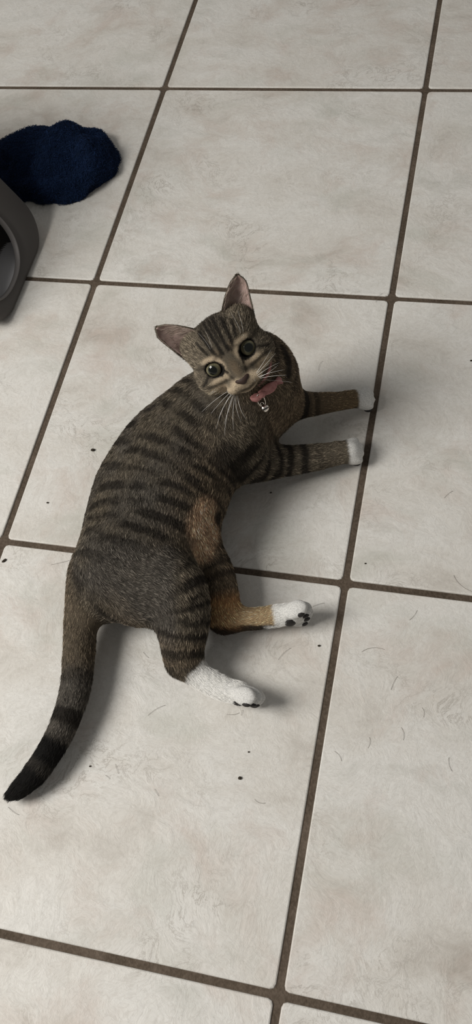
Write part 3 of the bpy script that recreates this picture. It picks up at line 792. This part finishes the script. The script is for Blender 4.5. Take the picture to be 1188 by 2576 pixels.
RIGHTW = [((648, 945), (672, 925), (704, 912)), ((650, 948), (680, 936), (716, 930)), ((654, 952), (685, 944), (722, 944)), ((646, 941), (668, 918), (694, 888)), ((652, 950), (676, 940), (700, 918)),
          ((656, 956), (690, 955), (735, 962)), ((645, 938), (664, 912), (682, 880))]
for a, b, c in RIGHTW:
    r_, n_ = surf(*a); z0 = r_[2]
    whisker(r_, at(b[0], b[1], z0 + .008), at(c[0], c[1], max(z0 + .006, surf(*c)[0][2] + .004)), .00014)
for a, b, c in [((530, 880), (522, 862), (500, 838)), ((534, 876), (530, 858), (516, 832)), ((606, 838), (600, 815), (580, 786)), ((612, 836), (610, 812), (598, 780))]:
    r_, n_ = surf(*a); whisker(r_, at(b[0], b[1], r_[2] + .012), at(c[0], c[1], r_[2] + .014), .00009)

# paw pads
M_PAD = mat_new('black_pad', (.018, .015, .014), .6, .35)
for key, off in (('hind_r', .70), ('hind_l', .66), ('fore_l', .80), ('fore_r', .85)):
    for c, d, s2, u2 in TOES[key]:
        V, F = ellipsoid(c - u2 * .0080 * off + d * .0034, np.array([d, s2, u2]).T, [.0044, .0032, .0026], 12, 8)
        o = link_mesh('toe_pad', V - CAT_O, F, M_PAD, cat)
for key, rr in (('hind_r', .0065), ('hind_l', .0065)):
    tt_ = TOES[key]; c = sum(t[0] for t in tt_) / 4; d, s2, u2 = tt_[1][1], tt_[1][2], tt_[1][3]
    V, F = ellipsoid(c - d * .0085 - u2 * .0058, np.array([d, s2, u2]).T, [.0058, .0070, .0040], 14, 8)
    link_mesh('sole_pad', V - CAT_O, F, M_PAD, cat)
# ---------------------------------------------------------------- collar with bow, ring and bell
M_PINK = mat_new('pink_ribbon', (.44, .13, .13), .55, .3)
def pink_nodes(m):
    t = NT(m); tc = t.n('ShaderNodeTexCoord'); w = t.n('ShaderNodeTexWave', i_Scale=900.0, i_Distortion=1.5); t.l(tc.outputs['Object'], w.inputs['Vector'])
    n = t.n('ShaderNodeTexNoise', i_Scale=300.0); t.l(tc.outputs['Object'], n.inputs['Vector'])
    t.l(t.ramp(n.outputs[0], [(.3, (.30, .125, .115)), (.7, (.43, .20, .185))]), t.b.inputs['Base Color'])
    bp = t.n('ShaderNodeBump', i_Strength=.25, i_Distance=.0005); t.l(w.outputs[0], bp.inputs['Height']); t.l(bp.outputs[0], t.b.inputs['Normal'])
pink_nodes(M_PINK)
M_METAL = mat_new('polished_steel', (.80, .74, .68), .16, .5, 1.0)
M_SLOT = mat_new('bell_slot_dark', (.02, .018, .015), .7, .2)
knot, kn = surf(648, 984)
collar = empty('cat_collar', tuple(knot)); CO = np.array(knot)
tag(collar, 'thin pink collar with folded bow and small silver bell around the cat\'s neck', 'collar')
# strap round the neck, through the knot, square to the line from breast to skull
ax0, ax1 = at(652, 960, .078), H(0, -3.0, -.2)
axd = unit(ax1 - ax0); cen = ax0 + axd * ((knot - ax0) @ axd)
e1 = unit((knot - cen) - axd * ((knot - cen) @ axd)); e2 = np.cross(axd, e1); rk = np.linalg.norm(knot - cen)
loop = []
for i in range(64):
    th = 2 * math.pi * i / 64; d = e1 * math.cos(th) + e2 * math.sin(th)
    h = bvh.ray_cast(Vector(cen), Vector(d)); r = (h[3] if h[0] else rk)
    loop.append(min(r, rk * .95) - .0012)
loop = np.array(loop); loop = (np.roll(loop, 1) + loop + np.roll(loop, -1)) / 3
V, F = [], []
for i in range(64):
    th = 2 * math.pi * i / 64; d = e1 * math.cos(th) + e2 * math.sin(th)
    for w_, r_ in ((-.004, 0), (.004, 0), (.004, .0013), (-.004, .0013)):
        V.append(cen + d * (loop[i] + r_) + axd * w_ - CO)
for i in range(64):
    for j in range(4): F.append((i * 4 + j, i * 4 + (j + 1) % 4, ((i + 1) % 64) * 4 + (j + 1) % 4, ((i + 1) % 64) * 4 + j))
link_mesh('strap', V, F, M_PINK, collar)
def ribbon_loop(name, pts, widths, thick, lift):
    """a folded ribbon lobe: flattened tube through surface points, puffed in the middle"""
    P = []
    for (px, py), l in zip(pts, lift):
        q, n = surf(px, py); P.append(q + n * l)
    P = np.array(P); n = len(P); V, F = [], []; ns = 12
    for i in range(n):
        t = unit(P[min(i + 1, n - 1)] - P[max(i - 1, 0)]); b = unit(np.cross(t, cn)); c = np.cross(b, t)
        for j in range(ns):
            th = 2 * math.pi * j / ns
            V.append(P[i] + b * math.cos(th) * widths[i] + c * math.sin(th) * thick * (.6 + .4 * widths[i] / max(widths)) + c * .0006 * math.cos(3 * th) - CO)
    for i in range(n - 1):
        for j in range(ns): F.append((i * ns + j, i * ns + (j + 1) % ns, (i + 1) * ns + (j + 1) % ns, (i + 1) * ns + j))
    F.append(tuple(range(ns))[::-1]); F.append(tuple((n - 1) * ns + j for j in range(ns)))
    return link_mesh(name, V, F, M_PINK, collar)
ribbon_loop('bow_loop', [(648, 986), (655, 982), (664, 976), (673, 970), (681, 964), (686, 960)], [.0016, .0034, .0044, .0045, .0034, .0016], .0024, [.002, .004, .0045, .0045, .004, .003])
ribbon_loop('bow_tail', [(684, 962), (690, 958), (696, 954), (698, 953)], [.0020, .0030, .0040, .0030], .0012, [.004, .004, .004, .004])
ribbon_loop('bow_loop', [(652, 986), (645, 990), (638, 994), (631, 996), (627, 996)], [.0018, .0034, .0040, .0028, .0010], .0022, [.003, .005, .005, .004, .003])
ribbon_loop('bow_knot', [(654, 978), (650, 984), (647, 989)], [.0020, .0030, .0022], .0030, [.006, .007, .006])
# split ring hanging from the knot and the bell on it
bell_c, bn = surf(666, 1027); bell_c = bell_c + unit(CAM_C - bell_c) * .0065
kt = surf(648, 988)[0]; kt = kt + unit(CAM_C - kt) * .008
mid = (kt + bell_c) / 2; axl = (bell_c - kt) / 2; wv_ = unit(np.cross(axl, cn)) * .0032
ring = [mid + axl * .78 * math.cos(a) + wv_ * math.sin(a) for a in np.linspace(0, 2 * math.pi, 33)[:-1]]
ring.append(ring[0]); V, F = tube(np.array(ring) - CO, [.00045] * len(ring), 8)
tag(link_mesh('split_ring', V, F, M_METAL, collar), 'thin steel split ring')
bx_ = unit(np.cross(axl, cn)); by_ = unit(np.cross(cn, bx_)); by_ = by_ if by_ @ (kt - bell_c) > 0 else -by_; BM = np.array([bx_, by_, cn]).T
V, F = ellipsoid(bell_c, BM, np.array([.0040, .0038, .0040]), 24, 16)
# slot: the crease across the lower half is pressed in
lb = (V - bell_c) @ BM; groove = np.exp(-((lb[:, 1] + .0012) / .00045) ** 2); V = V - ((V - bell_c) * (groove * .10)[:, None])
bell = link_mesh('bell', V - CO, F, M_METAL, collar); tag(bell, 'small round silver bell')
q = [bell_c + BM @ (np.array([.0040 * math.sin(a), -.0012, .0040 * math.cos(a)])) for a in np.linspace(-1.0, 1.0, 12)]
V, F = tube(np.array(q) - CO, [.0002 + .0003 * math.sin(math.pi * i / 11) for i in range(12)], 6); link_mesh('bell_slot', V, F, M_SLOT, bell)
q = [bell_c + BM @ np.array([.0014 * math.cos(a), .0044 + .0014 * math.sin(a), 0]) for a in np.linspace(0, 2 * math.pi, 17)]
V, F = tube(np.array(q) - CO, [.0004] * 17, 6); link_mesh('bell_eyelet', V, F, M_METAL, bell)

# ---------------------------------------------------------------- grey plastic hooded box with an oval entrance
M_GREY = mat_new('grey_plastic', (.085, .078, .074), .62, .3)
t = NT(M_GREY); tc = t.n('ShaderNodeTexCoord'); n = t.n('ShaderNodeTexNoise', i_Scale=900.0, i_Detail=2.0); t.l(tc.outputs['Object'], n.inputs['Vector'])
bp = t.n('ShaderNodeBump', i_Strength=.08, i_Distance=.0004); t.l(n.outputs[0], bp.inputs['Height']); t.l(bp.outputs[0], t.b.inputs['Normal'])
M_RIM = mat_new('grey_rim', (.15, .14, .135), .5, .35)
M_MAT = mat_new('pale_ribbed_liner', (.62, .61, .62), .85, .15)
foot_far, foot_near = at(137, 556, 0), at(52, 762, 0)
U = unit((foot_far - foot_near)); OUT = np.array([U[1], -U[0], 0]); TILT = math.radians(64)
VU = unit(-OUT * math.cos(TILT) + UP * math.sin(TILT)); NRM = np.cross(U, VU); NRM = NRM if NRM[2] > 0 else -NRM
def on_panel(px, py):
    d = CAM_R @ np.array([(px - IMG_W / 2) / F_PX, -(py - IMG_H / 2) / F_PX, -1.0])
    tt = ((foot_near - CAM_C) @ NRM) / (d @ NRM); q = CAM_C + d * tt - foot_near; return q @ U, q @ VU
u_top = on_panel(60, 503)[0]; u_bot = on_panel(0, 838)[0]
oc = on_panel(-46, 632); orr = on_panel(64, 640)
VH = .30
box = empty('litter_box', tuple(foot_near)); BO = np.array(foot_near)
tag(box, 'dark grey plastic hooded litter box with an oval entrance, on the tiles', 'litter box')
def rounded(u0, u1, v0, v1, r, n):
    pts = []
    for (cx_, cy_, a0) in ((u1 - r, v1 - r, 0), (u0 + r, v1 - r, 90), (u0 + r, v0 + r, 180), (u1 - r, v0 + r, 270)):
        for k in range(n // 4): a = math.radians(a0 + 90 * k / (n // 4 - 1)); pts.append((cx_ + r * math.cos(a), cy_ + r * math.sin(a)))
    return pts
NB = 96
outline = np.array(rounded(u_bot, u_top, .004, VH, .042, 96))
a_v = oc[1] - orr[1]; a_u = (on_panel(0, 522)[0] - on_panel(0, 748)[0]) / 2 * 1.10
angs = np.linspace(0, 2 * math.pi, NB, endpoint=False)
def ray_out(a):
    """where a ray from the centre of the entrance leaves the panel"""
    d = np.array([a_u * math.cos(a), a_v * math.sin(a)]); best = None
    for p, q in zip(outline, np.roll(outline, -1, 0)):
        e = q - p; den = d[0] * e[1] - d[1] * e[0]
        if abs(den) < 1e-12: continue
        w = p - np.array(oc); t_ = (w[0] * e[1] - w[1] * e[0]) / den; u_ = (w[0] * d[1] - w[1] * d[0]) / den
        if t_ > 0 and -1e-6 <= u_ <= 1 + 1e-6 and (best is None or t_ < best): best = t_
    return tuple(np.array(oc) + d * best)
outer = [ray_out(a) for a in angs]
def oval(k):
    n_ = 2.3                                                          # slightly squared oval
    return [(oc[0] + a_u * k * math.copysign(abs(math.cos(a)) ** (2 / n_), math.cos(a)), oc[1] + a_v * k * math.copysign(abs(math.sin(a)) ** (2 / n_), math.sin(a))) for a in angs]
def pw(u, v, n_): return foot_near + U * u + VU * v + NRM * n_ - BO
def rings_mesh(rings, closed_end=False):
    V = [p for r in rings for p in r]; F = []; n = len(rings[0])
    for i in range(len(rings) - 1):
        for j in range(n): F.append((i * n + j, i * n + (j + 1) % n, (i + 1) * n + (j + 1) % n, (i + 1) * n + j))
    if closed_end: F.append(tuple((len(rings) - 1) * n + j for j in range(n)))
    return V, F
def shell_ring(k, back):
    """outer outline pushed back horizontally (away from the panel) and kept above the floor"""
    out = []
    um, vm = (u_bot + u_top) / 2, VH / 2
    for (u, v) in outer:
        p = foot_near + U * (um + (u - um) * k) + VU * v - OUT * back; p = p.copy(); p[2] = max(p[2], .002); out.append(p - BO)
    return out
outer_in = [((u - (u_bot + u_top) / 2) * .965 + (u_bot + u_top) / 2, (v - VH / 2) * .965 + VH / 2) for u, v in outer]
rings = [[pw(u, v, -.006) for u, v in oval(1.0)], [pw(u, v, -.001) for u, v in oval(1.012)], [pw(u, v, 0) for u, v in oval(1.05)], [pw(u, v, 0) for u, v in outer_in],
         [pw(u, v, -.0025) for u, v in outer], [pw(u, v, -.008) for u, v in outer], shell_ring(1.0, .06), shell_ring(.97, .20), shell_ring(.90, .27)]
for r in rings:
    for p in r: p[2] = max(p[2], .001)
V, F = rings_mesh(rings, True); link_mesh('shell', V, F, M_GREY, box)
V, F = rings_mesh([[pw(u, v, -.005) for u, v in oval(.99)], [pw(u, v, .0010) for u, v in oval(1.0)], [pw(u, v, .0016) for u, v in oval(1.018)], [pw(u, v, .0002) for u, v in oval(1.045)]])
link_mesh('entrance_rim', V, F, M_RIM, box)
# ribbed liner on the floor of the box
V, F = [], []; nr = 44
lip = foot_near + VU * (oc[1] - a_v) ; back0 = ((lip - foot_near) @ -OUT) + .006
pa, pb = u_bot + .03, u_top - .03
for i in range(nr * 2 + 1):                                           # ribs run from the entrance to the back
    u = pa + (pb - pa) * i / (nr * 2); dz = .0016 if i % 2 else 0
    for fx in (0, 1):
        V.append((foot_near + U * u) * [1, 1, 0] + (-OUT) * (back0 + .13 * fx) + UP * (lip[2] - .006 - .03 * fx + dz) - BO)
for i in range(nr * 2): F.append((2 * i, 2 * i + 1, 2 * i + 3, 2 * i + 2))
link_mesh('ribbed_liner', V, F, M_MAT, box, smooth=False)

# ---------------------------------------------------------------- dark blue fuzzy cloth bunched behind the box
M_BLUE = mat_new('navy_fleece', (.012, .022, .070), .95, .1)
t = NT(M_BLUE); tc = t.n('ShaderNodeTexCoord'); n = t.n('ShaderNodeTexNoise', i_Scale=120.0, i_Detail=4.0); t.l(tc.outputs['Object'], n.inputs['Vector'])
t.l(t.ramp(n.outputs[0], [(.3, (.003, .007, .018)), (.7, (.009, .020, .055))]), t.b.inputs['Base Color'])
bc = at(140, 428, 0.0); nu_, nv_ = 72, 22; V = []
bd = unit(at(215, 470, 0) - at(60, 470, 0)); bp_ = np.array([-bd[1], bd[0], 0])
for i in range(nv_ + 1):
    for j in range(nu_):
        ph, th = math.pi * .5 * i / nv_, 2 * math.pi * j / nu_
        d = bd * math.cos(th) * .080 + bp_ * math.sin(th) * .062
        V.append(bc + d * math.cos(ph) + UP * .048 * math.sin(ph))
V = np.array(V); nn = fbm(V * 34, 5, 3) - .5; fold = np.sin(V[:, 0] * 120 + 9 * nn) * .5
V = V + (V - bc) * (nn * .45)[:, None] * [1, 1, .9] + UP * ((fold * .006) * np.clip(V[:, 2] / .03, 0, 1))[:, None]; V[:, 2] = np.maximum(V[:, 2], .001)
F = [(i * nu_ + j, i * nu_ + (j + 1) % nu_, (i + 1) * nu_ + (j + 1) % nu_, (i + 1) * nu_ + j) for i in range(nv_) for j in range(nu_)]
blanket = link_mesh('fleece_blanket', V - bc, F, M_BLUE); blanket.location = bc
tag(blanket, 'dark navy blue fuzzy blanket bunched on the tiles beyond the grey box', 'blanket')
if FUR:
    Fq = np.array(F); N_ = vert_normals(V, Fq); N_ = np.where((N_[:, 2] < -.2)[:, None], -N_, N_)
    q, w = scatter(V, Fq, 16000, np.ones(len(V)), 77); rs = np.random.RandomState(3)
    pile = fur_object('pile', interp(V, q, w), unit(interp(N_, q, w)), rs.normal(0, 1, (16000, 3)), np.full(16000, .005), np.full(16000, .7), np.tile(np.array([.007, .016, .045]), (16000, 1)), np.full(16000, .8), blanket, np.array(bc), 78, M_FUR, r0=.0003)
    tag(pile, kind='stuff')

# ---------------------------------------------------------------- crumbs and shed hairs on the tiles
M_CRUMB = mat_new('dark_crumb', (.035, .028, .02), .9, .15)
def crumb(px, py, rpx, label, seed, stretch=1.4, ang_=0.3):
    rs = np.random.RandomState(seed); p = at(px, py, 0); r = size(rpx, p)
    V, F = ellipsoid(np.zeros(3), np.eye(3), [r * stretch, r, r * .6], 10, 7)
    V = V * (1 + .35 * (fbm(V / r * 1.3 + seed * 3.1, seed) - .5))[:, None]; V = V @ rz(math.degrees(ang_)).T; V[:, 2] -= V[:, 2].min()
    o = link_mesh('crumb', V, F, M_CRUMB); o.location = p; tag(o, label, 'crumb', 'crumbs on the floor')
crumb(234, 1133, 4.0, 'dark brown crumb on the tile beside the tabby cat\'s back', 1)
crumb(604, 1958, 4.3, 'largest dark crumb, on the tile below the cat\'s white hind foot', 2, 1.1)
crumb(803, 1625, 2.6, 'small dark crumb by the grout joint past the hind paws', 3)
crumb(11, 1411, 3.2, 'dark sliver of debris in the tile corner near the tail side joint', 4, 2.2, .9)
crumb(120, 1265, 2.2, 'tiny dark speck on the tile behind the cat\'s rump, near the joint', 5)
crumb(682, 1240, 2.0, 'tiny black speck on the tile under the outstretched striped foreleg', 6)
crumb(227, 1928, 2.1, 'tiny dark speck on the tile beside the black tail tip', 7)
crumb(1186, 908, 2.4, 'tiny dark speck on the tile beyond the front paws', 8)
crumb(920, 1418, 2.0, 'tiny dark speck beside the joint crossing near the hind paws', 9)
crumb(626, 1892, 1.9, 'tiny pale brown speck just above the largest crumb', 10)
M_HAIR = mat_new('shed_hair', (.16, .135, .11), .6, .3)
HAIRS = [((1142, 1447), (1152, 1475), (1188, 1488)), ((910, 1640), (935, 1622), (968, 1634)), ((984, 1735), (990, 1715), (1000, 1702)), ((372, 1800), (392, 1780), (416, 1774)), ((787, 1526), (800, 1519), (816, 1517)),
         ((360, 1640), (366, 1650), (374, 1655)), ((570, 1797), (590, 1800), (602, 1793)), ((607, 1800), (609, 1790), (610, 1786)), ((1118, 1253), (1128, 1240), (1140, 1235)), ((946, 760), (950, 745), (962, 738)),
         ((290, 1922), (294, 1935), (298, 1947)), ((265, 1950), (272, 1954), (276, 1960)), ((389, 1985), (394, 1994), (399, 2003)), ((1062, 1780), (1070, 1790), (1066, 1804)), ((930, 1855), (934, 1868), (926, 1882)),
         ((128, 1421), (148, 1416), (174, 1410)), ((1030, 1560), (1044, 1550), (1050, 1535)), ((700, 1660), (712, 1640), (732, 1630)), ((1130, 1905), (1126, 1925), (1138, 1940)), ((20, 2030), (38, 2048), (48, 2050)),
         ((812, 908), (800, 918), (802, 934)), ((1010, 1830), (1020, 1846), (1015, 1862)), ((842, 1890), (856, 1898), (860, 1915)), ((640, 2010), (650, 2024), (668, 2020))]
HL = {0: 'long curved dark hair at the joint beyond the hind paws', 1: 'arched dark hair on the tile past the hind paws', 3: 'curved brown hair on the tile below the tabby\'s thigh', 4: 'dark hair sticking out from the white toes of the lower hind paw',
      8: 'dark slanting hair on the tile past the outstretched front paws', 15: 'straight brown hair on the tile beside the cat\'s rump', 19: 'pale brown wavy hair just below the black tail tip',
      2: 'short slanting hair on the tile well past the upper hind foot', 5: 'tiny curved hair just off the fur of the tabby\'s thigh', 6: 'hair lying under the toes of the white upper hind foot', 7: 'tiny upright hair touching the pads of the upper hind foot',
      9: 'short hair beside the joint crossing nearest the front paws', 10: 'fine straight hair between the black tail tip and the largest crumb', 11: 'shortest of the fine hairs near the black tail tip', 12: 'fine hair on the tile midway from tail tip to largest crumb',
      13: 'hooked hair in the middle of the tile beyond the hind feet', 14: 'upper of two bowed hairs close to the joint below the hind feet', 16: 'short bent hair just beyond the joint past the hind paws', 17: 'faint hair between the two white hind feet',
      18: 'bowed hair at the tile\'s far side, level with the largest crumb', 20: 'faint curled hair on the tile beside the cat\'s breast', 21: 'bowed hair in the tile middle, below the hooked one', 22: 'lower of two bowed hairs close to the joint below the hind feet', 23: 'faint hair on the tile below the largest crumb'}
for k, (a, b, c) in enumerate(HAIRS):
    A, B, C_ = at(*a, .0004), at(*b, .0012), at(*c, .0004); P = bez(A, B, C_, 9)
    V, F = tube(P - A, [.00010] * 9, 4); o = link_mesh('shed_hair', V, F, M_HAIR); o.location = A
    tag(o, HL.get(k, 'short fine shed cat hair lying alone on a pale tile'), 'hair', 'shed cat hairs scattered on the tiles')
